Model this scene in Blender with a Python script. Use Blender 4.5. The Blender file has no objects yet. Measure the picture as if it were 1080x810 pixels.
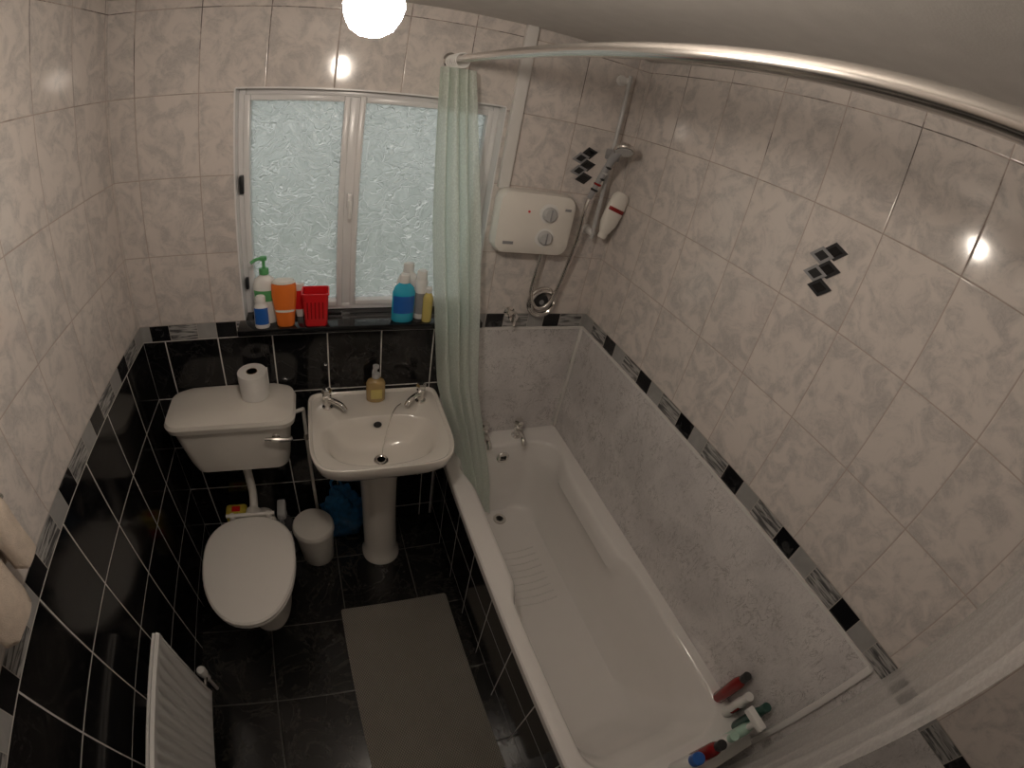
import bpy, bmesh, math, random
import numpy as np
from mathutils import Vector, Matrix, noise as mnoise
random.seed(3)
W=1.734; ZB=1.15; ZB0=1.088; ZC=2.19; XB=1.136; ZR=.537; LB=1.62; YN=-2.5
WX0,WX1,WZ0,WZ1=.395,1.225,1.15,1.91
sc=bpy.context.scene
# ---------------------------------------------------------------- materials
def newmat(name):
    m=bpy.data.materials.new(name); m.use_nodes=True
    nt=m.node_tree; b=nt.nodes['Principled BSDF']
    return m,nt,b
class N:
    def __init__(s,nt): s.nt=nt
    def n(s,t,**k):
        x=s.nt.nodes.new(t)
        for a,v in k.items(): setattr(x,a,v)
        return x
    def link(s,a,b): s.nt.links.new(a,b)
    def setin(s,sock,v):
        if isinstance(v,bpy.types.NodeSocket): s.link(v,sock)
        else: sock.default_value=v
    def math(s,op,a,b=None,c=None):
        x=s.n('ShaderNodeMath',operation=op); s.setin(x.inputs[0],a)
        if b is not None: s.setin(x.inputs[1],b)
        if c is not None: s.setin(x.inputs[2],c)
        return x.outputs[0]
    def mix(s,f,a,b):
        x=s.n('ShaderNodeMix',data_type='RGBA'); s.setin(x.inputs[0],f)
        for i,v in ((6,a),(7,b)):
            if isinstance(v,tuple): v=tuple(v)+(1,) if len(v)==3 else v
            s.setin(x.inputs[i],v)
        return x.outputs[2]
    def mr(s,v,a,b,c=0.,d=1.,smooth=True):
        x=s.n('ShaderNodeMapRange'); x.interpolation_type='SMOOTHSTEP' if smooth else 'LINEAR'
        s.setin(x.inputs[0],v)
        for i,q in zip((1,2,3,4),(a,b,c,d)): s.setin(x.inputs[i],q)
        return x.outputs[0]
    def noise(s,vec,scale,detail=3,dist=0.,rough=.5,out=0):
        x=s.n('ShaderNodeTexNoise'); s.link(vec,x.inputs['Vector'])
        x.inputs['Scale'].default_value=scale;x.inputs['Detail'].default_value=detail
        x.inputs['Distortion'].default_value=dist;x.inputs['Roughness'].default_value=rough
        return x.outputs[out]
    def pos(s): return s.n('ShaderNodeNewGeometry').outputs['Position']
    def sep(s,v):
        x=s.n('ShaderNodeSeparateXYZ'); s.link(v,x.inputs[0]); return x.outputs
    def comb(s,a,b,c):
        x=s.n('ShaderNodeCombineXYZ')
        for i,v in enumerate((a,b,c)): s.setin(x.inputs[i],v)
        return x.outputs[0]
    def bump(s,h,strength,dist=.001,normal=None):
        x=s.n('ShaderNodeBump'); x.inputs['Strength'].default_value=strength;x.inputs['Distance'].default_value=dist
        s.link(h,x.inputs['Height']); return x.outputs[0]
def simple(name,col,rough=.4,metal=0.,var=.06,scale=20.,bump=0.,bscale=200.,coat=0.):
    m,nt,b=newmat(name); k=N(nt)
    tc=k.n('ShaderNodeTexCoord').outputs['Object']
    f=k.noise(tc,scale,3)
    c2=tuple(max(0,c*(1-var*2)) for c in col); c1=tuple(min(1,c*(1+var)) for c in col)
    k.link(k.mix(f,c2,c1),b.inputs['Base Color'])
    b.inputs['Roughness'].default_value=rough; b.inputs['Metallic'].default_value=metal
    b.inputs['Coat Weight'].default_value=coat
    if bump: k.link(k.bump(k.noise(tc,bscale,2),bump,.002),b.inputs['Normal'])
    return m
def grid_mask(k,u,v,T,H,u0,v0,g):
    fu=k.math('FRACT',k.math('DIVIDE',k.math('SUBTRACT',u,u0),T))
    fv=k.math('FRACT',k.math('DIVIDE',k.math('SUBTRACT',v,v0),H))
    du=k.math('MULTIPLY',k.math('MINIMUM',fu,k.math('SUBTRACT',1.,fu)),T)
    dv=k.math('MULTIPLY',k.math('MINIMUM',fv,k.math('SUBTRACT',1.,fv)),H)
    d=k.math('MINIMUM',du,dv)
    iu=k.math('FLOOR',k.math('DIVIDE',k.math('SUBTRACT',u,u0),T))
    iv=k.math('FLOOR',k.math('DIVIDE',k.math('SUBTRACT',v,v0),H))
    return d,k.mr(d,g*.5-.0004,g*.5+.0006),iu,iv,fu,fv
def wall_tile(name,axis,kind,T=.2,H=.25,u0=0.,v0=0.):
    m,nt,b=newmat(name);k=N(nt);p=k.pos();s=k.sep(p)
    u=s[0] if axis in('x','f') else s[1]; v=s[1] if axis=='f' else s[2]
    g={'white':.0026,'black':.0044,'floor':.004}[kind]
    d,mask,iu,iv,fu,fv=grid_mask(k,u,v,T,H,u0,v0,g)
    wn=k.n('ShaderNodeTexWhiteNoise');k.link(k.comb(iu,iv,0.),wn.inputs['Vector']);rnd=wn.outputs['Value']
    off=k.n('ShaderNodeVectorMath',operation='ADD');k.link(p,off.inputs[0]);
    sc_=k.n('ShaderNodeVectorMath',operation='SCALE');k.link(wn.outputs['Color'],sc_.inputs[0]);sc_.inputs['Scale'].default_value=7.
    k.link(sc_.outputs[0],off.inputs[1]);pp=off.outputs[0]
    if kind=='white':
        n1=k.noise(pp,15,6,.8,.65);n2=k.noise(pp,32,5,1.6,.6)
        vein=k.mr(k.math('ABSOLUTE',k.math('SUBTRACT',n2,.5)),0.,.06,1.,0.)
        patch=k.mr(n1,.40,.66)
        c=k.mix(patch,(.72,.66,.62),(.56,.525,.505))
        c=k.mix(k.math('MULTIPLY',vein,k.math('MULTIPLY',patch,.5)),c,(.43,.405,.395))
        c=k.mix(k.math('MULTIPLY',rnd,.12),c,(.62,.56,.52))
        gn=k.noise(p,3.5,4,0,.7);gm=k.noise(p,5.5,5,0,.7)
        grout=k.mix(k.mr(gn,.58,.74),(.46,.38,.34),(.26,.19,.16))
        mould=k.math('MULTIPLY',k.mr(s[2],1.80,2.05),k.mr(gm,.47,.56))
        grout=k.mix(k.math('MULTIPLY',mould,.85),grout,(.06,.05,.045))
        rough=.11
    elif kind=='black':
        n1=k.noise(pp,7,6,1.5,.65)
        vein=k.mr(k.math('ABSOLUTE',k.math('SUBTRACT',n1,.5)),0.,.02,1.,0.)
        c=k.mix(k.math('MULTIPLY',vein,.22),(.006,.006,.007),(.10,.09,.085))
        grout=(.62,.60,.57);rough=.12
    else:
        n1=k.noise(pp,6,6,1.5,.65)
        vein=k.mr(k.math('ABSOLUTE',k.math('SUBTRACT',n1,.5)),0.,.03,1.,0.)
        c=k.mix(k.math('MULTIPLY',vein,.4),(.009,.009,.009),(.07,.065,.055))
        grout=(.075,.07,.06);rough=.22
    k.link(k.mix(mask,grout,c),b.inputs['Base Color'])
    k.link(k.mr(mask,0.,1.,.75,rough,False),b.inputs['Roughness'])
    wob=k.noise(p,9,2)
    h=k.math('ADD',k.mr(d,0.,g*1.4),k.math('MULTIPLY',wob,.6))
    k.link(k.bump(h,.5,.0012),b.inputs['Normal'])
    return m
def border_mat(name,axis,off=0.,flip=1):
    m,nt,b=newmat(name);k=N(nt);p=k.pos();s=k.sep(p)
    u=s[0] if axis=='x' else s[1]
    uu=k.math('DIVIDE',k.math('SUBTRACT',u,off),.25*flip);f=k.math('FRACT',uu)
    isB=k.math('LESS_THAN',f,.30); isS=k.math('MULTIPLY',k.math('GREATER_THAN',f,.30),k.math('LESS_THAN',f,.72))
    st=k.n('ShaderNodeMapping');k.link(p,st.inputs[0]);st.inputs['Scale'].default_value=(8,8,70) 
    n=k.noise(st.outputs[0],1.6,5,1.0)
    streak=k.mix(k.mr(n,.38,.62),(.09,.09,.092),(.42,.41,.40))
    plain=k.mix(k.noise(p,18,4,1.),(.27,.27,.265),(.42,.41,.40))
    bl=k.mix(k.mr(k.noise(p,20,5,1.5),.55,.7),(.008,.008,.01),(.05,.05,.05))
    c=k.mix(isB,k.mix(isS,plain,streak),bl)
    e=k.math('ABSOLUTE',k.math('SUBTRACT',f,.30));e2=k.math('ABSOLUTE',k.math('SUBTRACT',f,.72));e3=k.math('MINIMUM',f,k.math('SUBTRACT',1.,f))
    e=k.math('MINIMUM',e,k.math('MINIMUM',e2,e3))
    mk=k.mr(e,.003,.006)
    edge=k.math('MINIMUM',k.math('SUBTRACT',s[2],ZB0),k.math('SUBTRACT',ZB,s[2]))
    mk=k.math('MULTIPLY',mk,k.mr(edge,.0012,.0018))
    k.link(k.mix(mk,(.45,.42,.39),c),b.inputs['Base Color'])
    b.inputs['Roughness'].default_value=.15
    k.link(k.bump(mk,.4,.001),b.inputs['Normal'])
    return m
def panel_mat():
    m,nt,b=newmat('marble_panel');k=N(nt);p=k.pos()
    mp=k.n('ShaderNodeMapping');k.link(p,mp.inputs[0]);mp.inputs['Rotation'].default_value=(.6,.5,.3);mp.inputs['Scale'].default_value=(1,2.,1)
    q=mp.outputs[0]
    n1=k.noise(q,10,7,1.8,.68);n2=k.noise(q,20,6,2.2,.65);n3=k.noise(p,5,4,.5);n4=k.noise(p,14,3,.5)
    v1=k.mr(k.math('ABSOLUTE',k.math('SUBTRACT',n1,.5)),0.,.018,1.,0.)
    v2=k.mr(k.math('ABSOLUTE',k.math('SUBTRACT',n2,.5)),0.,.022,1.,0.)
    br=k.mr(n4,.42,.56)
    c=k.mix(k.mr(n3,.35,.65),(.76,.73,.72),(.64,.615,.61))
    c=k.mix(k.math('MULTIPLY',v1,k.math('MULTIPLY',br,.75)),c,(.18,.165,.165))
    c=k.mix(k.math('MULTIPLY',v2,.42),c,(.33,.31,.31))
    k.link(c,b.inputs['Base Color']);b.inputs['Roughness'].default_value=.22
    return m
MT=dict(
 wb=wall_tile('tile_white_back','x','white',u0=.0848,v0=ZB),
 ws=wall_tile('tile_white_side','y','white',u0=-.02,v0=ZB),
 bb=wall_tile('tile_black_back','x','black',u0=.0848,v0=ZB0),
 bs=wall_tile('tile_black_side','y','black',u0=-.0,v0=ZB0),
 fl=wall_tile('tile_floor','f','floor',T=.33,H=.33,u0=.31,v0=-.20),
 brb=border_mat('border_back','x',.285), brr=border_mat('border_side','y',.0), pn=panel_mat(),
 ceil=simple('ceiling_paint',(.60,.575,.55),.8,bump=.1),
 plas=simple('wall_paint',(.6,.58,.55),.8,bump=.1),
 ceramic=simple('ceramic_cream',(.80,.76,.70),.12,var=.01,coat=.5),
 seat=simple('toilet_seat_plastic',(.82,.79,.75),.2,var=.01),
 bathw=simple('bath_acrylic',(.87,.845,.82),.14,var=.01,coat=.3),
 chrome=simple('chrome',(.80,.78,.75),.12,1.,var=.02),
 satin=simple('satin_steel',(.72,.69,.66),.22,1.,var=.04),
 upvc=simple('upvc_white',(.80,.79,.79),.25,var=.01),
 trim=simple('trim_white',(.74,.72,.70),.3,var=.02),
 white=simple('plastic_white',(.80,.79,.77),.3,var=.01),
 cream=simple('plastic_cream',(.78,.745,.69),.3,var=.01),
 rad=simple('radiator_enamel',(.80,.79,.77),.3,var=.01),
 dark=simple('dark_plastic',(.02,.02,.022),.35),
 char=simple('charcoal_plastic',(.07,.07,.075),.3),
 hole=simple('hole_black',(.006,.006,.006),.6),
 grey=simple('grey_plastic',(.30,.30,.31),.35),
 lgrey=simple('light_grey_plastic',(.5,.5,.5),.35),
 sill=simple('sill_black_gloss',(.008,.008,.009),.08,var=.1),
 red=simple('red_plastic',(.68,.015,.02),.3,var=.03),
 dred=simple('darkred_plastic',(.26,.012,.012),.2,var=.05),
 orange=simple('orange_plastic',(.85,.20,.03),.3,var=.03),
 green=simple('green_plastic',(.12,.42,.16),.3),
 dgreen=simple('darkgreen_plastic',(.03,.09,.07),.3),
 mint=simple('mint_plastic',(.45,.66,.55),.3),
 blue=simple('blue_plastic',(.02,.12,.45),.3),
 cyan=simple('cyan_liquid',(.03,.42,.62),.08,var=.02,coat=.6),
 yellow=simple('yellow_oil',(.62,.50,.16),.12,coat=.5),
 amber=simple('amber_soap',(.42,.29,.12),.08,coat=.6),
 bag=simple('blue_bag',(.035,.22,.50),.3,var=.5,scale=30,bump=.6,bscale=60),
 paper=simple('toilet_paper',(.82,.80,.77),.9,bump=.3,bscale=300),
 card=simple('cardboard',(.35,.25,.16),.9),
 towel=simple('towel_beige',(.64,.54,.45),.95,var=.12,scale=60,bump=1.,bscale=400),
 yel=simple('yellow_packaging',(.78,.60,.08),.4,var=.3,scale=50),
)
def mat_mat():
    m,nt,b=newmat('bath_mat_weave');k=N(nt);p=k.pos();s=k.sep(p)
    a=k.math('SINE',k.math('MULTIPLY',s[0],620.));c=k.math('SINE',k.math('MULTIPLY',s[1],460.))
    h=k.math('MULTIPLY',a,c);n=k.noise(p,70,3);n2=k.noise(p,6,3)
    col=k.mix(k.mr(h,-.6,.8),(.18,.165,.142),(.47,.435,.385));col=k.mix(k.math('MULTIPLY',n,.4),col,(.24,.22,.19));col=k.mix(k.math('MULTIPLY',n2,.3),col,(.22,.20,.175))
    k.link(col,b.inputs['Base Color']);b.inputs['Roughness'].default_value=.95
    k.link(k.bump(h,.8,.003),b.inputs['Normal']);return m
MT['mat']=mat_mat()
def glass_mat():
    m=bpy.data.materials.new('frosted_glass');m.use_nodes=True;nt=m.node_tree;nt.nodes.clear();k=N(nt)
    p=k.pos();d1=k.noise(p,7,3,0,.5,1)
    va=k.n('ShaderNodeVectorMath',operation='MULTIPLY_ADD');k.link(d1,va.inputs[0]);va.inputs[1].default_value=(.26,.26,.26);k.link(p,va.inputs[2])
    st=k.n('ShaderNodeMapping');k.link(va.outputs[0],st.inputs[0]);st.inputs['Rotation'].default_value=(0,.5,0);st.inputs['Scale'].default_value=(1,1,1.9)
    vo=k.n('ShaderNodeTexVoronoi',feature='DISTANCE_TO_EDGE');k.link(st.outputs[0],vo.inputs['Vector']);vo.inputs['Scale'].default_value=17
    n2=k.noise(va.outputs[0],22,4,1.5)
    r=k.mr(vo.outputs['Distance'],0.,.06,1.,0.)
    h=k.math('ADD',k.math('MULTIPLY',r,.8),k.math('MULTIPLY',n2,.9))
    bp_=k.bump(h,1.,.012)
    tint=k.mix(k.mr(h,.25,1.2),(.72,.74,.725),(.98,.985,.97))
    t=k.n('ShaderNodeBsdfTranslucent');k.link(tint,t.inputs['Color']);k.link(bp_,t.inputs['Normal'])
    rf=k.n('ShaderNodeBsdfRefraction');k.link(tint,rf.inputs['Color']);rf.inputs['Roughness'].default_value=.22;rf.inputs['IOR'].default_value=1.3;k.link(bp_,rf.inputs['Normal'])
    gl=k.n('ShaderNodeBsdfGlossy');gl.inputs['Roughness'].default_value=.2;k.link(bp_,gl.inputs['Normal'])
    m1=k.n('ShaderNodeMixShader');m1.inputs[0].default_value=.65;k.link(t.outputs[0],m1.inputs[1]);k.link(rf.outputs[0],m1.inputs[2])
    m2=k.n('ShaderNodeMixShader');m2.inputs[0].default_value=.06;k.link(m1.outputs[0],m2.inputs[1]);k.link(gl.outputs[0],m2.inputs[2])
    o=k.n('ShaderNodeOutputMaterial');k.link(m2.outputs[0],o.inputs['Surface']);return m
MT['glass']=glass_mat()
def curtain_mat(name,col,alpha,tw=.5):
    m=bpy.data.materials.new(name);m.use_nodes=True;nt=m.node_tree;nt.nodes.clear();k=N(nt)
    tc=k.n('ShaderNodeTexCoord').outputs['Object']
    n=k.noise(tc,160,2) ; c=k.mix(k.mr(n,.45,.6),tuple(q*.90 for q in col),col)
    df=k.n('ShaderNodeBsdfPrincipled');k.link(c,df.inputs['Base Color']);df.inputs['Roughness'].default_value=.35
    t=k.n('ShaderNodeBsdfTranslucent');k.link(c,t.inputs['Color'])
    tr=k.n('ShaderNodeBsdfTransparent')
    m1=k.n('ShaderNodeMixShader');m1.inputs[0].default_value=tw;k.link(df.outputs[0],m1.inputs[1]);k.link(t.outputs[0],m1.inputs[2])
    m2=k.n('ShaderNodeMixShader');m2.inputs[0].default_value=alpha;k.link(m1.outputs[0],m2.inputs[1]);k.link(tr.outputs[0],m2.inputs[2])
    o=k.n('ShaderNodeOutputMaterial');k.link(m2.outputs[0],o.inputs['Surface']);return m
MT['curt']=curtain_mat('curtain_mint',(.89,.97,.905),.26,.45)
MT['sheer']=curtain_mat('curtain_sheer',(.85,.82,.80),.60,.3)
def emis_mat(name,col,s):
    m=bpy.data.materials.new(name);m.use_nodes=True;nt=m.node_tree;nt.nodes.clear()
    e=nt.nodes.new('ShaderNodeEmission');e.inputs[0].default_value=col+(1,);e.inputs[1].default_value=s
    o=nt.nodes.new('ShaderNodeOutputMaterial');nt.links.new(e.outputs[0],o.inputs[0]);return m
MT['bulb']=emis_mat('bulb_glow',(1.,.875,.745),198.)
# ---------------------------------------------------------------- mesh builder
class B:
    def __init__(s,name): s.name=name;s.v=[];s.f=[];s.mi=[];s.m=[];s.M=Matrix.Identity(4)
    def idx(s,m):
        if m not in s.m: s.m.append(m)
        return s.m.index(m)
    def add(s,vs,fs,m):
        o=len(s.v);i=s.idx(m)
        s.v+=[s.M@Vector(q) for q in vs]
        for f in fs: s.f.append([a+o for a in f]);s.mi.append(i)
        return s
    def box(s,a,b,m,bev=0.,seg=2):
        bm=bmesh.new();bmesh.ops.create_cube(bm,size=1)
        for q in bm.verts: q.co=Vector([(a[i]+b[i])/2+q.co[i]*(b[i]-a[i]) for i in range(3)])
        if bev: bmesh.ops.bevel(bm,geom=bm.edges[:],offset=bev,segments=seg,affect='EDGES',profile=.5)
        bm.verts.index_update()
        s.add([q.co.copy() for q in bm.verts],[[q.index for q in f.verts] for f in bm.faces],m);bm.free();return s
    def loft(s,rings,m,c0=True,c1=True):
        n=len(rings[0]);vs=[q for r in rings for q in r];fs=[]
        for i in range(len(rings)-1):
            for j in range(n):
                k=(j+1)%n;fs.append([i*n+j,i*n+k,(i+1)*n+k,(i+1)*n+j])
        if c0: fs.append(list(range(n))[::-1])
        if c1: fs.append([(len(rings)-1)*n+j for j in range(n)])
        return s.add(vs,fs,m)
    def lathe(s,prof,c,m,n=32,sx=1.,sy=1.,axis=None):
        R=Matrix.Identity(3) if axis is None else Vector((0,0,1)).rotation_difference(Vector(axis).normalized()).to_matrix()
        rings=[]
        for r,z in prof:
            r=max(r,.00015)
            rings.append([Vector(c)+R@Vector((r*sx*math.cos(2*math.pi*j/n),r*sy*math.sin(2*math.pi*j/n),z)) for j in range(n)])
        return s.loft(rings,m)
    def tube(s,pts,r,m,n=10,sub=6,smooth=True,closed=False):
        P=[Vector(p) for p in pts]
        if smooth and len(P)>2:
            Q=[]
            for i in range(len(P)-1):
                p0=P[i-1] if i else P[0]*2-P[1];p1,p2=P[i],P[i+1];p3=P[i+2] if i+2<len(P) else P[-1]*2-P[-2]
                for t in range(sub):
                    t/=sub;Q.append(.5*((2*p1)+(p2-p0)*t+(2*p0-5*p1+4*p2-p3)*t*t+(3*p1-p0-3*p2+p3)*t**3))
            Q.append(P[-1]);P=Q
        rings=[];up=None
        for i,p in enumerate(P):
            d=(P[min(i+1,len(P)-1)]-P[max(i-1,0)]).normalized()
            if up is None: up=Vector((0,0,1)) if abs(d.z)<.9 else Vector((0,1,0))
            a=d.cross(up);a.normalize();up=a.cross(d);up.normalize()
            rr=r[min(i,len(r)-1)] if isinstance(r,(list,tuple)) else r
            rings.append([p+a*rr*math.cos(2*math.pi*j/n)+up*rr*math.sin(2*math.pi*j/n) for j in range(n)])
        return s.loft(rings,m)
    def done(s,smooth=True,ang=35):
        me=bpy.data.meshes.new(s.name)
        me.from_pydata([tuple(q) for q in s.v],[],s.f)
        for m in s.m: me.materials.append(MT[m])
        me.polygons.foreach_set('material_index',s.mi)
        bm=bmesh.new();bm.from_mesh(me);bmesh.ops.recalc_face_normals(bm,faces=bm.faces);bm.to_mesh(me);bm.free()
        if smooth:
            me.polygons.foreach_set('use_smooth',[True]*len(me.polygons))
            me.set_sharp_from_angle(angle=math.radians(ang))
        me.update();ob=bpy.data.objects.new(s.name,me);sc.collection.objects.link(ob);return ob
def rr(x0,x1,y0,y1,r,z,nc=8,nx=6,ny=16):
    r=min(r,(x1-x0)/2-.001,(y1-y0)/2-.001);P=[]
    def arc(cx,cy,a0):
        for i in range(nc+1):
            a=a0+math.pi/2*i/nc;P.append(Vector((cx+r*math.cos(a),cy+r*math.sin(a),z)))
    def seg(a,b,n):
        for i in range(1,n): P.append(Vector((a[0]+(b[0]-a[0])*i/n,a[1]+(b[1]-a[1])*i/n,z)))
    arc(x1-r,y1-r,0);seg((x1-r,y1),(x0+r,y1),nx)
    arc(x0+r,y1-r,math.pi/2);seg((x0,y1-r),(x0,y0+r),ny)
    arc(x0+r,y0+r,math.pi);seg((x0+r,y0),(x1-r,y0),nx)
    arc(x1-r,y0+r,1.5*math.pi);seg((x1,y0+r),(x1,y1-r),ny)
    return P
def egg(cx,cy,ax,ayf,ayb,z,n=48,e=2.2):
    P=[]
    for i in range(n):
        t=2*math.pi*i/n;c,s=math.cos(t),math.sin(t)
        x=ax*math.copysign(abs(c)**(2/e),c);ay=ayb if s>0 else ayf;ee=2.8 if s>0 else 2.05
        P.append(Vector((cx+x,cy+ay*math.copysign(abs(s)**(2/ee),s),z)))
    return P
# ---------------------------------------------------------------- room
b=B('floor');b.box((-.1,YN,-.1),(W+.1,.12,0),'fl');b.done(False)
b=B('ceiling');b.box((-.1,YN,ZC),(W+.1,.14,ZC+.1),'ceil');b.done(False)
def wallbox(b,x0,x1,y0,y1,z0,z1,m): b.box((x0,y0,z0),(x1,y1,z1),m)
T=.14
b=B('wall_back')
wallbox(b,-.1,XB,0,T,0,ZB0,'bb');wallbox(b,XB,W+.1,0,T,0,ZB0,'pn')
wallbox(b,-.1,W+.1,0,T,ZB0,ZB,'brb')
wallbox(b,-.1,WX0,0,T,ZB,ZC,'wb');wallbox(b,WX1,W+.1,0,T,ZB,ZC,'wb');wallbox(b,WX0,WX1,0,T,WZ1,ZC,'wb');b.done(False)
b=B('wall_left')
wallbox(b,-.1,0,YN,0,0,ZB0,'bs');wallbox(b,-.1,0,YN,0,ZB0,ZB,'brr');wallbox(b,-.1,0,YN,0,ZB,ZC,'ws');b.done(False)
b=B('wall_right')
wallbox(b,W,W+.1,YN,0,0,ZB0,'pn');wallbox(b,W,W+.1,YN,0,ZB0,ZB,'brr');wallbox(b,W,W+.1,YN,0,ZB,ZC,'ws');b.done(False)
b=B('wall_front');b.box((-.1,YN-.1,0),(W+.1,YN,ZC),'plas');b.done(False)
b=B('door_1');b.box((.25,YN+.002,0.005),(1.05,YN+.04,1.98),'upvc',.004)
for z in (.15,1.05): b.box((.37,YN+.04,z),(.93,YN+.05,z+.75),'upvc',.004)
b.lathe([(0,0),(.01,0),(.01,.04),(.025,.05),(.025,.065),(0,.07)],(.98,YN+.04,1.0),'chrome',16,axis=(0,1,0));b.done()
b=B('trim_1');b.box((W-.012,-.012,ZR),(W,0,ZB0),'trim',.003);b.box((W-.006,-LB,ZB0-.008),(W,0,ZB0+.002),'trim')
b.box((XB,-.006,ZB0-.008),(W,0,ZB0+.002),'trim');b.box((W-.012,-LB-.004,0),(W,-LB+.016,ZB0),'trim',.003);b.done()
b=B('trim_2');b.box((1.240,-.022,1.64),(1.280,0,ZC),'trim',.003);b.done()
# ---------------------------------------------------------------- window
b=B('window_1')
yf0,yf1=.055,.115
def frame(x0,x1,z0,z1,w,ya,yb,m='upvc',bev=.004):
    b.box((x0,ya,z0),(x0+w,yb,z1),m,bev);b.box((x1-w,ya,z0),(x1,yb,z1),m,bev)
    b.box((x0+w,ya,z0),(x1-w,yb,z0+w),m,bev);b.box((x0+w,ya,z1-w),(x1-w,yb,z1),m,bev)
frame(WX0,WX1,WZ0+.002,WZ1,.022,yf0,yf1)
mx=.755
b.box((mx-.02,yf0+.004,WZ0+.02),(mx+.02,yf1,WZ1-.02),'upvc',.004)
frame(WX0+.018,mx-.014,WZ0+.018,WZ1-.018,.020,yf0-.010,yf1-.01)
frame(mx+.014,WX1-.018,WZ0+.018,WZ1-.018,.020,yf0-.004,yf1-.01)
b.box((WX0+.036,.08,WZ0+.035),(mx-.032,.086,WZ1-.036),'glass');b.box((mx+.032,.08,WZ0+.035),(WX1-.036,.086,WZ1-.036),'glass')
b.box((WX0+.006,.035,1.58),(WX0+.020,.055,1.64),'dark',.003)
b.box((WX0+.006,.035,1.25),(WX0+.018,.055,1.29),'dark',.003)
b.box((mx-.006,.030,1.53),(mx+.010,.052,1.58),'upvc',.003);b.tube([(mx+.002,.032,1.555),(mx+.004,.018,1.55),(mx+.004,.016,1.50)],.006,'white')
b.box((WX0-.004,-.002,WZ0+.002),(WX0+.001,yf1,WZ1),'upvc');b.box((WX1-.001,-.002,WZ0+.002),(WX1+.004,yf1,WZ1),'upvc');b.box((WX0,-.002,WZ1-.001),(WX1,yf1,WZ1+.004),'upvc')
b.done()
SZ=1.152
b=B('window_sill');b.box((WX0-.02,-.078,1.128),(WX1+.02,.0,SZ),'sill',.004);b.box((WX0+.002,-.01,1.145),(WX1-.002,.10,SZ-.0005),'sill');b.done()
# ---------------------------------------------------------------- bath
b=B('bathtub')
def plateau(y):
    def ss(t): t=max(0,min(1,t));return t*t*(3-2*t)
    return ss((y+.86)/.10)*(1-ss((y+.34)/.16))
WB=W-.002
def ring(x0,x1,y0,y1,r,z,k=0.):
    P=rr(x0,x1,y0,y1,r,z,10,6,44)
    for p in P:
        if k:
            if p.x>x1-.01: p.x-=k*plateau(p.y)
            if p.x<x0+.01: p.x+=k*plateau(p.y)
    return P
y0=-LB;rings=[ring(XB+.004,WB,y0,-.001,.01,.495),ring(XB,WB,y0,-.001,.012,.500),ring(XB,WB,y0,-.001,.012,ZR-.006),ring(XB+.006,WB,y0,-.001,.012,ZR),
 ring(1.184,1.694,-1.515,-.088,.12,ZR+.001,.024),ring(1.191,1.688,-1.508,-.094,.12,ZR-.003,.028),ring(1.198,1.682,-1.50,-.10,.12,ZR-.016,.032),
 ring(1.206,1.676,-1.485,-.108,.12,.485,.034),ring(1.216,1.666,-1.465,-.115,.12,.455,.030),ring(1.224,1.657,-1.44,-.12,.12,.43,.006),ring(1.228,1.653,-1.42,-.122,.11,.36,0),ring(1.245,1.632,-1.36,-.135,.12,.24,0),ring(1.262,1.615,-1.31,-.150,.12,.185,0),
 ring(1.29,1.59,-1.26,-.175,.12,.160,0),ring(1.33,1.55,-1.2,-.22,.10,.155,0),ring(1.42,1.46,-.9,-.5,.019,.153,0)]
b.loft(rings,'bathw',False,True)
for i in range(9):
    y=-.42-i*.035;b.tube([(1.34,y,.1555),(1.44,y-.008,.1555),(1.53,y,.1555)],.0028,'bathw',6)
b.lathe([(0,.158),(.014,.158),(.018,.1615),(.030,.1615),(.033,.157),(.033,.150)],(1.43,-.225,0),'chrome',24)
b.lathe([(0,.164),(.013,.164),(.014,.160)],(1.43,-.225,0),'hole',20)
b.lathe([(0,.0),(.028,0),(.030,.004),(.024,.010),(0,.011)],(1.43,-.114,.475),'chrome',24,axis=(0,-1,.15))
for a in (-.008,0,.008): b.box((1.43-.014,-.1275,.475+a-.0015),(1.43+.014,-.124,.475+a+.0015),'hole')
b.done()
b=B('bath_panel');b.box((XB+.008,-LB+.01,.0),(XB+.03,0,.494),'bs');b.box((XB+.03,-LB+.01,0),(WB,-LB+.03,.494),'bb');b.done(False)
def tap(name,x,y,z,dirn=(0,-1),s=1.):
    b=B(name);dx,dy=dirn
    b.lathe([(0,0),(.024*s,0),(.024*s,.006),(.014*s,.012),(.013*s,.045*s),(.019*s,.05*s),(.019*s,.062*s),(.012*s,.070*s),(0,.071*s)],(x,y,z),'chrome',20)
    b.tube([(x,y,z+.035*s),(x+dx*.03*s,y+dy*.03*s,z+.045*s),(x+dx*.07*s,y+dy*.07*s,z+.04*s),(x+dx*.092*s,y+dy*.092*s,z+.02*s)],.0115*s,'chrome',12)
    b.lathe([(.0,.0),(.010*s,0),(.022*s,.005),(.023*s,.018*s),(.018*s,.028*s),(0,.031*s)],(x,y,z+.068*s),'chrome',6)
    return b.done()
tap('bath_tap',1.510,-.048,ZR+.001,s=1.);tap('bath_tap',1.345,-.048,ZR+.001,s=1.)
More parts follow.
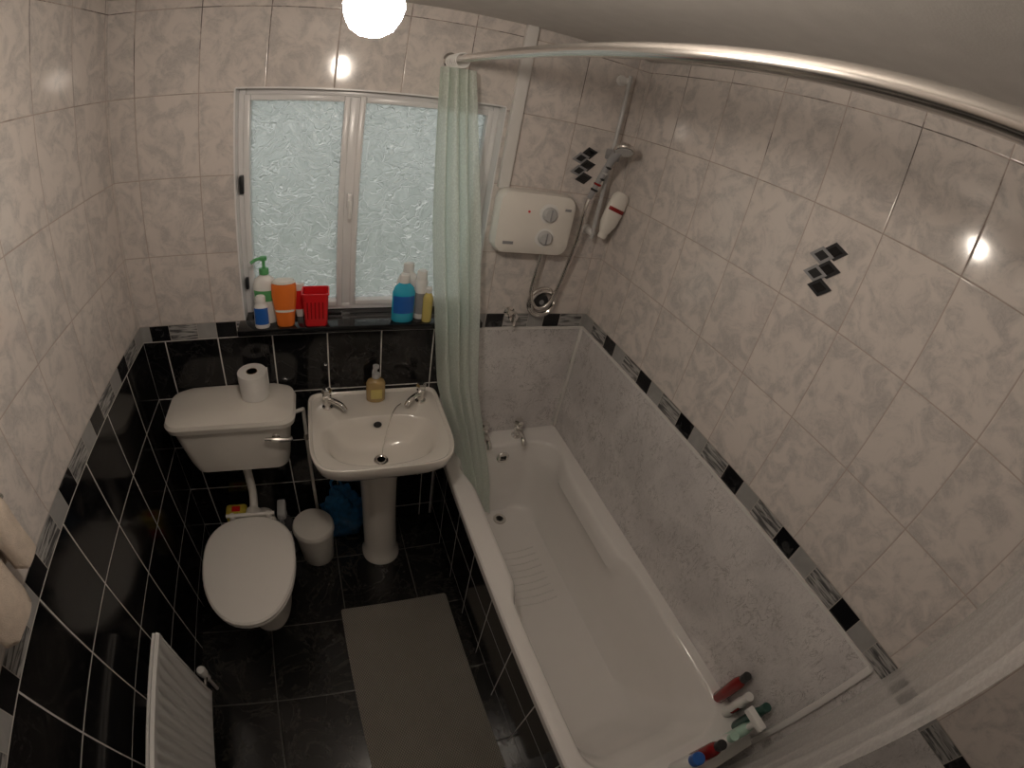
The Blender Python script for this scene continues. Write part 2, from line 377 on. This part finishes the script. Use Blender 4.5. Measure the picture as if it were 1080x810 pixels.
# ---------------------------------------------------------------- basin
b=B('pedestal_basin')
cx=.852;BZ=.825
def outl(sc_,z,cy=-.225,n=64,dy=0.):
    P=[]
    for i in range(n):
        t=2*math.pi*i/n;c,s=math.cos(t),math.sin(t)
        if s>=0: x=.256*math.copysign(abs(c)**(2/12),c);y=.223*abs(s)**(2/12)
        else: x=.256*math.copysign(abs(c)**(2/6.),c);y=-.216*abs(s)**(2/3.6)
        P.append(Vector((cx+x*sc_,min(cy+y*sc_+dy,-.002),z)))
    return P
def bowl(ax,ayf,ayb,z,cy=-.268,n=64):
    P=[]
    for i in range(n):
        t=2*math.pi*i/n;c,s=math.cos(t),math.sin(t)
        x=ax*math.copysign(abs(c)**(2/2.6),c);y=(ayb if s>=0 else ayf)*math.copysign(abs(s)**(2/(3.2 if s>=0 else 2.3)),s)
        P.append(Vector((cx+x,cy+y,z)))
    return P
b.loft([outl(.30,.66,dy=.05),outl(.42,.69,dy=.04),outl(.66,.715,dy=.02),outl(.86,.745,dy=.0),outl(.96,.775),outl(.985,.80),outl(1.0,BZ-.008),outl(.995,BZ-.001),outl(.98,BZ+.001),outl(.955,BZ-.003),outl(.94,BZ-.010),
 bowl(.212,.148,.113,BZ-.011),bowl(.203,.141,.107,BZ-.016),bowl(.188,.130,.098,BZ-.040),bowl(.160,.110,.082,BZ-.085),bowl(.11,.08,.06,BZ-.115),bowl(.05,.04,.035,BZ-.124),bowl(.01,.01,.01,BZ-.126)],'ceramic')
def ov(rx,ry,z,cy=-.185): return [Vector((cx+rx*math.cos(2*math.pi*i/40),cy+ry*math.copysign(abs(math.sin(2*math.pi*i/40))**.9,math.sin(2*math.pi*i/40)),z)) for i in range(40)]
b.loft([ov(.088,.09,0),ov(.088,.09,.015),ov(.080,.082,.03),ov(.076,.078,.08),ov(.074,.076,.35),ov(.077,.080,.52),ov(.090,.092,.62),ov(.13,.12,.70)],'ceramic')
b.lathe([(0,0),(.016,0),(.020,.003),(.026,.003),(.028,0)],(cx+.0,-.275,BZ-.1255),'chrome',24);b.lathe([(0,0),(.014,0),(.015,.0)],(cx,-.275,BZ-.1210),'hole',16)
b.lathe([(0,0),(.012,0),(.012,.003),(0,.003)],(cx+.0,-.178,BZ-.035),'dark',16,sx=1.3,axis=(0,-1,.25))
b.tube([(cx+.10,-.10,BZ-.006),(cx+.075,-.13,BZ-.002),(cx+.05,-.17,BZ-.02),(cx+.02,-.215,BZ-.09),(cx+.005,-.262,BZ-.118)],.0018,'chrome',6)
b.done()
tap('basin_tap',cx-.180,-.085,BZ-.01,(.80,-.6),.88);tap('basin_tap',cx+.180,-.085,BZ-.01,(-.80,-.6),.88)
b=B('soap_dispenser');c=(.860,-.055,BZ-.010)
b.lathe([(0,0),(.030,0),(.037,.004),(.037,.080),(.030,.092),(.014,.100),(.012,.106)],c,'amber',28,sy=.75)
b.M=Matrix.Translation((0,0,.004));b.lathe([(.015,.100),(.015,.116),(.006,.118),(.005,.139),(.012,.141),(.012,.151),(0,.152)],c,'lgrey',20)
b.tube([(c[0],c[1],c[2]+.146),(c[0]-.01,c[1]-.018,c[2]+.147),(c[0]-.015,c[1]-.034,c[2]+.140)],.0045,'lgrey',8)
b.box((c[0]-.022,c[1]-.0295,c[2]+.018),(c[0]+.022,c[1]-.026,c[2]+.060),'yellow',.001);b.done()
# ---------------------------------------------------------------- toilet
tx=.312
b=B('toilet')
b.loft([egg(tx,-.36,.098,.185,.13,0,e=2.4),egg(tx,-.36,.100,.187,.13,.02,e=2.4),egg(tx,-.36,.088,.165,.12,.06,e=2.3),egg(tx,-.37,.085,.16,.11,.14),egg(tx,-.40,.105,.20,.12,.22),egg(tx,-.43,.145,.235,.16,.30),egg(tx,-.455,.168,.245,.175,.355),egg(tx,-.455,.172,.25,.178,.385),egg(tx,-.455,.165,.24,.17,.392)],'ceramic')
b.box((tx-.10,-.30,.34),(tx+.10,-.215,.392),'ceramic',.02,4)
b.tube([(tx,-.30,.16),(tx,-.18,.17),(tx,-.07,.15),(tx,-.012,.13)],.052,'ceramic',20)
b.loft([egg(tx,-.46,.174,.262,.195,.394),egg(tx,-.46,.178,.268,.20,.400),egg(tx,-.46,.178,.268,.20,.408),egg(tx,-.46,.174,.262,.195,.412)],'seat')
b.loft([egg(tx,-.46,.172,.262,.20,.414),egg(tx,-.46,.179,.270,.204,.419),egg(tx,-.46,.179,.270,.204,.427),egg(tx,-.46,.172,.262,.197,.434),egg(tx,-.46,.14,.215,.155,.438),egg(tx,-.46,.06,.09,.06,.440)],'seat')
for s_ in (-1,1): b.lathe([(0,0),(.014,0),(.014,.035),(.010,.042),(0,.043)],(tx+s_*.075,-.243,.39),'seat',16)
b.tube([(tx-.10,-.243,.425),(tx+.10,-.243,.425)],.008,'seat',10)
b.done()
b=B('toilet_cistern')
def cr(x0,x1,yf,z,r=.04): return rr(x0,x1,yf,-.004,r,z,8,6,4)
b.loft([cr(tx-.180,tx+.180,-.160,.600,.05),cr(tx-.192,tx+.192,-.172,.608,.055),cr(tx-.202,tx+.202,-.182,.66,.05),cr(tx-.217,tx+.217,-.198,.78,.045),cr(tx-.224,tx+.224,-.202,.835,.04)],'ceramic')
b.loft([cr(tx-.222,tx+.222,-.20,.832,.04),cr(tx-.238,tx+.238,-.222,.840,.05),cr(tx-.243,tx+.243,-.228,.862,.055),cr(tx-.236,tx+.236,-.222,.876,.055),cr(tx-.20,tx+.20,-.19,.884,.05),cr(tx-.05,tx+.05,-.12,.886,.03)],'ceramic')
b.lathe([(0,0),(.014,0),(.014,.012),(.008,.016),(.008,.026),(0,.026)],(tx+.165,-.198,.795),'chrome',16,axis=(0,-1,0))
b.tube([(tx+.125,-.224,.800),(tx+.165,-.226,.797),(tx+.205,-.222,.790),(tx+.222,-.215,.788)],[.007,.007,.008,.009],'chrome',10)
b.done()
b=B('flush_pipe');b.tube([(tx,-.09,.598),(tx,-.09,.50),(tx+.002,-.105,.41),(tx,-.15,.365),(tx,-.212,.355)],.018,'cream',16)
b.lathe([(0.02,0),(.028,0),(.028,.03),(.02,.03)],(tx,-.09,.565),'cream',20);b.lathe([(.02,0),(.033,0),(.036,.035),(.02,.04)],(tx,-.170,.36),'cream',20,axis=(0,-1,0));b.done()
b=B('supply_pipe');b.tube([(.575,-.03,0.0),(.575,-.03,.55),(.575,-.032,.70),(.575,-.035,.77),(.570,-.05,.785),(.545,-.06,.785)],.0075,'cream',10)
b.lathe([(0,0),(.013,0),(.013,.03),(0,.03)],(.575,-.03,.62),'chrome',8);b.done()
b=B('toilet_roll');c=(.405,-.070,.886)
b.lathe([(.020,0),(.052,0),(.054,.002),(.054,.098),(.052,.100),(.021,.100),(.020,.098)],c,'paper',36);b.lathe([(.0205,.100),(.0205,.004),(.0185,.004),(.0185,.100)],c,'card',24)
b.box((c[0]+.035,c[1]+.02,c[2]+.012),(c[0]+.0545,c[1]+.024,c[2]+.098),'paper',.001);b.done()
# ---------------------------------------------------------------- bin, floor items
b=B('pedal_bin');c=(.552,-.165,0)
b.lathe([(0,0),(.073,0),(.075,.004),(.090,.205),(.090,.210),(0,.210)],c,'cream',40)
b.lathe([(.092,.204),(.095,.206),(.095,.222),(.088,.233),(.050,.240),(.0,.242)],c,'cream',40);b.lathe([(.012,0),(.020,.0),(.021,.004),(0,.006)],(.552,-.165,.2415),'cream',20)
b.done()
b=B('spray_bottle');c=(.425,-.12,0)
b.lathe([(0,0),(.038,0),(.043,.006),(.043,.20),(.030,.235),(.016,.25),(.016,.27)],c,'char',28,sy=.7)
b.M=Matrix.Translation((0,0,.075))
b.lathe([(.018,.190),(.018,.22),(0,.222)],c,'lgrey',16);b.box((c[0]-.019,c[1]-.06,.22),(c[0]+.019,c[1]+.032,.256),'lgrey',.008);b.box((c[0]-.008,c[1]-.08,.230),(c[0]+.008,c[1]-.058,.248),'grey',.002)
b.tube([(c[0],c[1]-.04,.222),(c[0],c[1]-.052,.20),(c[0],c[1]-.045,.175)],.005,'grey',8);b.box((c[0]-.024,c[1]-.033,.0),(c[0]+.024,c[1]-.029,.10),'lgrey',.001);b.done()
def blob(name,c,sx,sy,sz,m,seed=0,amp=.25):
    bm=bmesh.new();bmesh.ops.create_icosphere(bm,subdivisions=4,radius=1)
    for v in bm.verts:
        n=mnoise.noise(v.co*2.2+Vector((seed,0,0)))*amp+mnoise.noise(v.co*6+Vector((0,seed,0)))*amp*.5
        v.co*=1+n;v.co=Vector((v.co.x*sx,v.co.y*sy,max(v.co.z,-.8)*sz))
    z0=min(v.co.z for v in bm.verts)
    b=B(name);b.add([v.co+Vector((c[0],c[1],c[2]-z0)) for v in bm.verts],[[v.index for v in f.verts] for f in bm.faces],m);bm.free();return b
b=blob('plastic_bag',(.695,-.060,0),.090,.036,.19,'bag',4,.35);b.tube([(.66,-.06,.33),(.655,-.06,.38),(.68,-.06,.40),(.71,-.06,.34)],.006,'bag',8);b.done(ang=60)
b=B('cleaning_wipes_pack');b.box((.155,-.105,0),(.254,-.035,.265),'yel',.014,3);b.box((.168,-.1065,.12),(.242,-.103,.20),'red',.001);b.box((.185,-.085,.264),(.225,-.055,.270),'red',.003);b.done()
b=B('bath_mat')
P=rr(.622,1.098,-1.30,-.485,.012,.001,4,10,20);P2=[Vector((p.x,p.y,.009)) for p in P];P3=[Vector(((p.x-.86)*.985+.86,(p.y+.89)*.99-.89,.012)) for p in P]
b.loft([P,P2,P3],'mat');b.done()
# ---------------------------------------------------------------- radiator
b=B('radiator');ry0,ry1=-1.62,-.84;z0,z1=.12,.63;X0,X1=.058,.082
ny=int((ry1-ry0)/.005);vs=[];fs=[]
def prof(y):
    t=((y-ry0)/.040)%1;e=.5-.5*math.cos(2*math.pi*t);return .010*e**1.5
rows=[(z0,0.),(z0+.03,0.),(z0+.045,1.),(z1-.045,1.),(z1-.03,0.),(z1-.006,0.),(z1,-.35)]
for z,a in rows:
    for i in range(ny+1):
        y=ry0+(ry1-ry0)*i/ny
        inset=-.010 if a<0 else prof(y)*a*-1
        vs.append((X1+inset,y,z))
for r in range(len(rows)-1):
    for i in range(ny): fs.append([r*(ny+1)+i,r*(ny+1)+i+1,(r+1)*(ny+1)+i+1,(r+1)*(ny+1)+i])
b.add(vs,fs,'rad');b.box((X0,ry0,z0),(X1-.014,ry1,z1-.002),'rad',.003);b.box((X0,ry1-.008,z0),(X1,ry1,z1-.004),'rad',.003)
b.box((X0,ry0,z0),(X1,ry0+.01,z1-.004),'rad',.003)
for y in (-1.45,-1.02): b.box((0.001,y,.2),(X0+.004,y+.04,.50),'rad',.003)
b.lathe([(0,0),(.010,0),(.010,.05)],(.065,ry1,.15),'chrome',16,axis=(0,1,0));b.lathe([(.014,-.03),(.014,.012),(.018,.014),(.020,.045),(.015,.055),(0,.056)],(.065,ry1+.055,.15),'white',20)
b.tube([(.065,ry1+.055,.13),(.065,ry1+.055,0)],.0075,'cream',10,smooth=False);b.done()
# ---------------------------------------------------------------- shower rail, rings, curtains
RX,RZ=1.021,2.030
b=B('shower_curtain_rail')
pts=[(RX,-.002,RZ+.002),(RX,-.8,RZ-.003),(RX,-1.5,RZ-.012)]+[(RX+.13-.13*math.cos(a),-1.5-.13*math.sin(a),RZ-.012) for a in [math.pi/2*i/8 for i in range(1,9)]]+[(W-.002,-1.63,RZ-.012)]
b.tube(pts,.0112,'satin',20,smooth=False)
b.lathe([(0,0),(.024,0),(.024,.006),(.017,.012),(.016,.022),(0,.022)],(RX,0,RZ+.002),'chrome',24,axis=(0,-1,0))
b.lathe([(0,0),(.024,0),(.024,.006),(.017,.012),(.016,.022),(0,.022)],(W,-1.63,RZ-.012),'chrome',24,axis=(-1,0,0));b.done()
def interp(t,ks):
    for (a,x),(c,y) in zip(ks,ks[1:]):
        if t<=c: return x+(y-x)*(t-a)/(c-a)
    return ks[-1][1]
b=B('shower_curtain');nu,nv=150,60;vs=[];fs=[];ztop=2.005;zbot=.205
for j in range(nv+1):
    z=ztop-(ztop-zbot)*j/nv;s_=ztop-z
    xc=interp(s_,[(0,1.025),(.5,1.090),(1.1,1.165),(1.47,1.262),(1.6,1.290),(1.8,1.315)]);w=interp(s_,[(0,.10),(.5,.15),(1.1,.15),(1.47,.13),(1.8,.12)]);yc=interp(s_,[(0,-.09),(.8,-.125),(1.1,-.125),(1.45,-.155),(1.8,-.20)])
    for i in range(nu+1):
        u=i/nu;am=.022+.01*math.sin(3*u+s_*1.3);ph=2*math.pi*4.*u+.5*math.sin(s_*1.6+u*5)
        vs.append((xc+(u-.5)*w+.006*math.cos(ph*1.+s_),yc+am*math.sin(ph)+.008*math.sin(s_*2+u*9)+.004*math.sin(u*60+s_*3),z))
for j in range(nv):
    for i in range(nu): fs.append([j*(nu+1)+i,j*(nu+1)+i+1,(j+1)*(nu+1)+i+1,(j+1)*(nu+1)+i])
b.add(vs,fs,'curt')
for i in range(7):
    y=-.035-i*.02;pts=[(RX+.021*math.cos(a),y,RZ-.004+.021*math.sin(a)) for a in [2*math.pi*q/16 for q in range(17)]];b.tube(pts,.002,'white',6,sub=2)
b.done(ang=180)
b=B('sheer_curtain_liner');nu,nv=140,30;vs=[];fs=[]
for j in range(nv+1):
    z=2.0-(2.0-.10)*j/nv
    for i in range(nu+1):
        u=i/nu;x=1.17+(W-.02-1.17)*u;am=.010
        vs.append((x,-1.652+am*math.sin(u*30+.8*math.sin(z*2))+.004*math.sin(z*5+u*11),z))
for j in range(nv):
    for i in range(nu): fs.append([j*(nu+1)+i,j*(nu+1)+i+1,(j+1)*(nu+1)+i+1,(j+1)*(nu+1)+i])
b.add(vs,fs,'sheer')
for i in range(8):
    x=1.2+i*.065;pts=[(x,-1.63+.021*math.cos(a),RZ-.016+.021*math.sin(a)) for a in [2*math.pi*q/16 for q in range(17)]];b.tube(pts,.002,'white',6,sub=2)
b.done(ang=180)
# ---------------------------------------------------------------- shower unit
b=B('electric_shower')
def sr(x0,x1,z0,z1,r,y): return [Vector((p.x,y,p.y)) for p in rr(x0,x1,z0,z1,r,0,8,4,4)]
bx0,bx1,bz0,bz1=1.232,1.522,1.424,1.650
b.loft([sr(bx0+.01,bx1-.01,bz0+.01,bz1-.01,.03,-.001),sr(bx0+.004,bx1-.004,bz0+.004,bz1-.004,.035,-.02),sr(bx0,bx1,bz0,bz1,.04,-.055),sr(bx0+.006,bx1-.006,bz0+.006,bz1-.006,.04,-.080),sr(bx0+.03,bx1-.03,bz0+.03,bz1-.03,.035,-.092),sr(bx0+.10,bx1-.10,bz0+.08,bz1-.08,.02,-.096)],'cream')
for kz in (1.582,1.498):
    b.lathe([(.036,0),(.036,.004),(.030,.006)],(1.410,-.091,kz),'white',32,axis=(0,-1,0))
    b.lathe([(0,0),(.026,0),(.025,.016),(.021,.022),(0,.023)],(1.410,-.092,kz),'lgrey',32,axis=(0,-1,0));b.box((1.4075,-.118,kz-.02),(1.4125,-.113,kz+.02),'grey',.001)
b.box((1.260,-.0955,1.465),(1.298,-.0925,1.475),'grey');b.box((1.470,-.095,1.598),(1.493,-.0915,1.607),'grey')
b.lathe([(0,0),(.004,0),(.004,.003),(0,.003)],(1.335,-.095,1.585),'red',10,axis=(0,-1,0))
b.done()
b=B('shower_riser_rail');b.tube([(1.625,-.055,1.50),(1.625,-.055,2.11)],.0075,'lgrey',16,smooth=False)
for z in (1.52,2.09): b.lathe([(0,0),(.020,0),(.020,.008),(.013,.012),(.013,.055),(0,.062)],(1.625,0,z),'white',20,axis=(0,-1,0))
b.box((1.607,-.085,1.80),(1.643,-.035,1.84),'grey',.006);b.done()
b=B('shower_head');b.M=Matrix.Translation((-.018,0,.0))
b.tube([(1.575,-.085,1.655),(1.592,-.095,1.73),(1.612,-.105,1.80),(1.625,-.125,1.845)],[.010]*6+[.012]*6+[.015]*8,'grey',14)
b.lathe([(0,.022),(.018,.022),(.034,.008),(.038,0),(.036,-.006),(0,-.007)],(1.628,-.145,1.85),'satin',28,axis=(.15,.45,.75));b.lathe([(0,-.0075),(.030,-.0075),(.030,-.0085),(0,-.009)],(1.628,-.145,1.85),'lgrey',28,axis=(.15,.45,.75))
for i in range(5): b.lathe([(.0125,0),(.0145,.004),(.0125,.008)],(1.583+i*.006,-.089-i*.003,1.685+i*.022),('dark','dred','dark','lgrey','dark')[i],12,axis=(.2,-.1,1))
b.done()
b=B('shower_hose')
pts=[(1.557,-.085,1.655),(1.552,-.085,1.60),(1.556,-.075,1.50),(1.552,-.06,1.40),(1.540,-.05,1.30),(1.515,-.045,1.215),(1.47,-.04,1.195),(1.435,-.04,1.25),(1.432,-.045,1.33),(1.438,-.045,1.39),(1.440,-.045,1.42)]
b.tube(pts,.008,'satin',12,sub=10)
pts=[]
for i in range(65):
    a=i/64*2*math.pi*2;r_=.060-.014*i/64;pts.append((1.492+r_*math.cos(a),-.030-.012*i/64,1.215+r_*math.sin(a)))
b.tube(pts,.008,'satin',10,sub=2);b.lathe([(0,.0),(.030,0),(.034,.012),(.030,.026),(.012,.03),(0,.028)],(1.492,-.002,1.215),'dark',24,axis=(0,-1,0))
b.lathe([(0,0),(.010,0),(.010,.004),(0,.004)],(1.492,-.030,1.215),'grey',12,axis=(0,-1,0))
b.done()
b=B('shower_valve');b.lathe([(0,0),(.022,0),(.022,.006),(.012,.010),(.012,.04),(.018,.045),(.018,.058),(0,.06)],(1.375,0,1.16),'chrome',20,axis=(0,-1,0));b.box((1.369,-.072,1.13),(1.381,-.058,1.19),'chrome',.004);b.done()
# bottles
def bottle(name,c,prof,m,sy=.6,cap=None,label=None,tilt=None,rz=0.,s=1.):
    b=B(name);Mx=Matrix.Translation(Vector(c))@Matrix.Rotation(rz,4,'Z')
    if tilt: Mx=Matrix.Translation(Vector(c))@Matrix.Rotation(tilt[0],4,'X')@Matrix.Rotation(tilt[1],4,'Y')@Matrix.Rotation(rz,4,'Z')
    b.M=Mx@Matrix.Scale(s,4);b.lathe(prof,(0,0,0),m,32,sy=sy)
    if cap: b.lathe(cap[1],(0,0,0),cap[0],24,sy=min(1,sy*1.25))
    if label:
        lm,z0,z1,r=label;n=16;vs=[];fs=[]
        for i in range(n+1):
            a=math.pi*1.15+(math.pi*.7)*i/n
            for z in (z0,z1): vs.append((r*1.012*math.cos(a),r*1.02*sy*math.sin(a),z))
        for i in range(n): fs.append([2*i,2*i+2,2*i+3,2*i+1])
        b.add(vs,fs,lm)
    return b
def std(r,h,sh=.03,nr=.012): return [(0,0),(r*.9,0),(r,.005),(r,h-sh),(r*.8,h-sh*.4),(nr,h),(nr,h+.004)]
o=bottle('pump_lotion_bottle',(.476,-.012,SZ),std(.037,.155),'white',.6,('green',[(.015,.157),(.015,.175),(.005,.176),(.005,.20),(.011,.201),(.011,.212),(0,.213)]),('green',.075,.11,.037),s=1.1)
o.tube([(0,0,.207),(-.02,-.01,.207),(-.036,-.02,.200)],.005,'green',8);o.done()
bottle('shampoo_bottle',(.463,-.056,SZ),std(.026,.09,.02,.016),'white',.6,('white',[(.017,.09),(.017,.11),(.014,.115),(0,.115)]),('blue',.015,.075,.026)).done()
bottle('conditioner_bottle',(.543,-.050,SZ),[(0,0),(.026,0),(.028,.004),(.030,.03),(.038,.10),(.038,.135),(.030,.150),(0,.153)],'orange',.5,('cream',[(.0365,.143),(.032,.150),(.010,.154),(0,.155)]),('cream',.05,.070,.0325),s=1.1).done()
b=B('storage_basket');c=(.648,-.040,SZ)
def br(s_,z): return rr(c[0]-.044*s_,c[0]+.044*s_,c[1]-.034*s_,c[1]+.034*s_,.012,c[2]+z,5,3,3)
b.loft([br(.85,0),br(.87,.002),br(1.,.114),br(1.07,.114),br(1.07,.120),br(.97,.120),br(.94,.110),br(.82,.004)],'red')
for i in range(5): b.box((c[0]-.03+i*.013,c[1]-.0345,c[2]+.03),(c[0]-.026+i*.013,c[1]-.0305,c[2]+.09),'dred')
b.done()
bottle('toothpaste_tube',(.590,.012,SZ),[(0,0),(.012,0),(.014,.02),(.017,.03),(.018,.12),(.018,.125)],'white',.5,None,('red',.03,.10,.018)).done()
bottle('mouthwash_bottle',(.950,-.045,SZ),std(.040,.145,.035,.016),'cyan',.55,('white',[(.018,.145),(.018,.172),(.014,.176),(0,.176)]),('blue',.035,.10,.040)).done()
bottle('mouthwash_bottle',(.972,.015,SZ),std(.036,.15,.035,.016),'white',.55,('white',[(.018,.15),(.018,.176),(.014,.18),(0,.18)]),('cyan',.035,.10,.036),s=1.08).done()
bottle('aerosol_can',(1.015,-.020,SZ),[(0,0),(.022,0),(.023,.003),(.023,.14),(.017,.15)],'white',1,('white',[(.018,.149),(.018,.175),(.015,.18),(0,.18)]),('grey',.02,.1,.023)).done()
bottle('oil_bottle',(1.036,-.055,SZ),std(.018,.11,.02,.010),'yellow',.8,('white',[(.011,.112),(.011,.13),(0,.131)])).done()
bottle('shower_gel_bottle',(1.662,-.070,1.530),[(0,.0),(.020,0),(.024,.006),(.036,.04),(.040,.10),(.036,.15),(.024,.165),(0,.168)],'cream',.55,('cream',[(.016,-.02),(.018,-.018),(.018,.002)]),('dred',.09,.105,.040),tilt=(0,.25)).done()
R2=ZR+.002
bottle('shower_gel_bottle',(1.704,-1.425,R2),std(.024,.155),'dred',.9,('dark',[(.015,.155),(.015,.18),(0,.181)])).done()
bottle('shampoo_bottle',(1.700,-1.482,R2),std(.024,.12),'white',.8,('white',[(.016,.12),(.016,.14),(0,.141)]),('dred',.04,.09,.024)).done()
bottle('conditioner_bottle',(1.705,-1.540,R2),std(.024,.155),'dgreen',.8,('dgreen',[(.016,.155),(.016,.175),(0,.176)]),('mint',.05,.11,.024)).done()
o=bottle('cleaner_spray_bottle',(1.640,-1.560,R2),std(.032,.14),'mint',.6,('white',[(.014,.14),(.014,.17),(0,.171)]));o.box((-.012,-.03,.168),(.012,.05,.192),'white',.004);o.done()
bottle('body_wash_bottle',(1.570,-1.56,R2),std(.030,.13),'white',.7,('mint',[(.016,.13),(.016,.15),(0,.151)]),('mint',.03,.09,.030)).done()
bottle('hair_oil_bottle',(1.505,-1.56,R2),std(.028,.15),'dred',.8,('dark',[(.016,.15),(.016,.17),(0,.171)]),('red',.03,.09,.028)).done()
bottle('bleach_bottle',(1.435,-1.56,R2),std(.030,.12),'white',.8,('blue',[(.020,.12),(.020,.145),(.016,.15),(0,.151)])).done()
# ---------------------------------------------------------------- diamonds decor
def decor(name,wall,c,s=1.):
    b=B(name)
    for i,(du,dv) in enumerate([(.013,.044),(-.013,.024),(.014,.004),(-.011,-.016),(.012,-.038)]):
        q=[(-.030,-.008),(-.005,.019),(.030,.008),(.005,-.019)]
        for (sc_,mm,th) in ((1.,'dark' if i%2==0 else 'grey',.0025),(.6,'sill' if i%2==0 else 'dark',.0035)):
            vs=[]
            for t in (0,th):
                for (a,e) in q:
                    u=(du+a*sc_)*s;v=(dv+e*sc_)*s;t2=t+i*.0006
                    vs.append((c[0]+u,-t2,c[1]+v) if wall=='back' else (W-t2,c[0]-u,c[1]+v))
            b.add(vs,[[0,1,2,3],[4,5,6,7],[0,1,5,4],[1,2,6,5],[2,3,7,6],[3,0,4,7]],mm)
    b.done(False)
decor('tile_decoration','back',(1.55,1.755),1.15);decor('tile_decoration','right',(-.91,1.762),1.15)
# ---------------------------------------------------------------- towels
b=B('towel_rail');b.tube([(.06,-.965,1.36),(.06,-1.22,1.36)],.007,'chrome',12,smooth=False)
for y in (-.975,-1.21): b.tube([(0.001,y,1.36),(.06,y,1.36)],.006,'chrome',10,smooth=False)
b.done()
def towel(name,y0,y1,z,drop,thick):
    b=B(name);pr=[]
    R=.009+thick/2;XC=.06
    for i in range(12): pr.append((XC+R*math.cos(math.pi*i/11),z+R*math.sin(math.pi*i/11)))
    path=[(XC+R,z-drop+drop*j/10) for j in range(10)]+pr+[(XC-R,z-drop*.9*j/8) for j in range(1,9)]
    rings=[];n=len(path);ny=14;hw=thick/2
    for k in range(ny+1):
        y=y0+(y1-y0)*k/ny;e=min(1,min(k,ny-k)/3.+.25)
        out=[];inn=[]
        for i,(x,zz) in enumerate(path):
            a=path[max(i-1,0)];c=path[min(i+1,n-1)];d=Vector((c[0]-a[0],c[1]-a[1]));d.normalize();nx,nz=d.y,-d.x
            wv=.003*math.sin(y*60+zz*20);dz=(1-e)*.02*(1 if zz<z-.02 else 0)
            out.append(Vector((x+nx*(hw*e+wv),y,zz+nz*(hw*e)+dz)));inn.append(Vector((x-nx*hw*e,y,zz-nz*hw*e+dz)))
        rings.append(out+inn[::-1])
    b.loft(rings,'towel');b.done(ang=80)
towel('face_cloth',-.985,-1.055,1.36,.10,.028);towel('face_cloth',-1.07,-1.185,1.36,.135,.028)
# ---------------------------------------------------------------- lamp
b=B('pendant_lamp');lc=(.713,-.96,2.01)
b.lathe([(0,-.033),(.012,-.031),(.023,-.024),(.030,-.011),(.033,.002),(.029,.017),(.020,.032),(.014,.042)],lc,'bulb',32)
b.lathe([(.0135,.040),(.016,.042),(.018,.05),(.018,.085),(.010,.09),(0,.09)],lc,'white',24);b.tube([(lc[0],lc[1],lc[2]+.09),(lc[0],lc[1],ZC-.02)],.003,'white',8,smooth=False)
b.lathe([(.0,0),(.012,0),(.040,.016),(.040,.022),(0,.022)],(lc[0],lc[1],ZC-.022),'white',28);b.done()
# ---------------------------------------------------------------- world
w=bpy.data.worlds.new('World');sc.world=w;w.use_nodes=True;nt=w.node_tree;k=N(nt);bg=nt.nodes['Background']
g=k.n('ShaderNodeTexCoord').outputs['Generated'];z=k.sep(g)[2]
col=k.mix(k.mr(z,-.42,.02),(.29,.32,.27),(.86,.875,.855));k.link(col,bg.inputs[0]);bg.inputs[1].default_value=1.12
# ---------------------------------------------------------------- camera
PC=dict(cx=0.6786,cy=-1.5056,cz=1.9234,yaw=-0.4772,pitch=-0.5837,roll=0.2125,f=489.5687,k=-0.0376)
def rot(yaw,pitch,roll):
    f=np.array([-math.sin(yaw)*math.cos(pitch),math.cos(yaw)*math.cos(pitch),math.sin(pitch)])
    r=np.cross(f,[0,0,1]);r/=np.linalg.norm(r);u=np.cross(r,f);c,s=math.cos(roll),math.sin(roll)
    return c*r+s*u,-s*r+c*u,f
r,u,f=rot(PC['yaw'],PC['pitch'],PC['roll'])
cam=bpy.data.cameras.new('camera');co=bpy.data.objects.new('camera',cam);sc.collection.objects.link(co);sc.camera=co
co.matrix_world=Matrix(((r[0],u[0],-f[0],PC['cx']),(r[1],u[1],-f[1],PC['cy']),(r[2],u[2],-f[2],PC['cz']),(0,0,0,1)))
cam.type='PANO';cam.sensor_fit='HORIZONTAL';cam.sensor_width=36;cam.sensor_height=27;cam.clip_start=.01
tgt=cam.cycles if hasattr(cam,'cycles') and hasattr(cam.cycles,'panorama_type') else cam
tgt.panorama_type='FISHEYE_LENS_POLYNOMIAL';tgt.fisheye_fov=math.radians(200)
a=30/PC['f']
tgt.fisheye_polynomial_k0=0;tgt.fisheye_polynomial_k1=-a;tgt.fisheye_polynomial_k2=0;tgt.fisheye_polynomial_k3=-PC['k']*a**3;tgt.fisheye_polynomial_k4=0
sc.view_settings.view_transform='Standard'
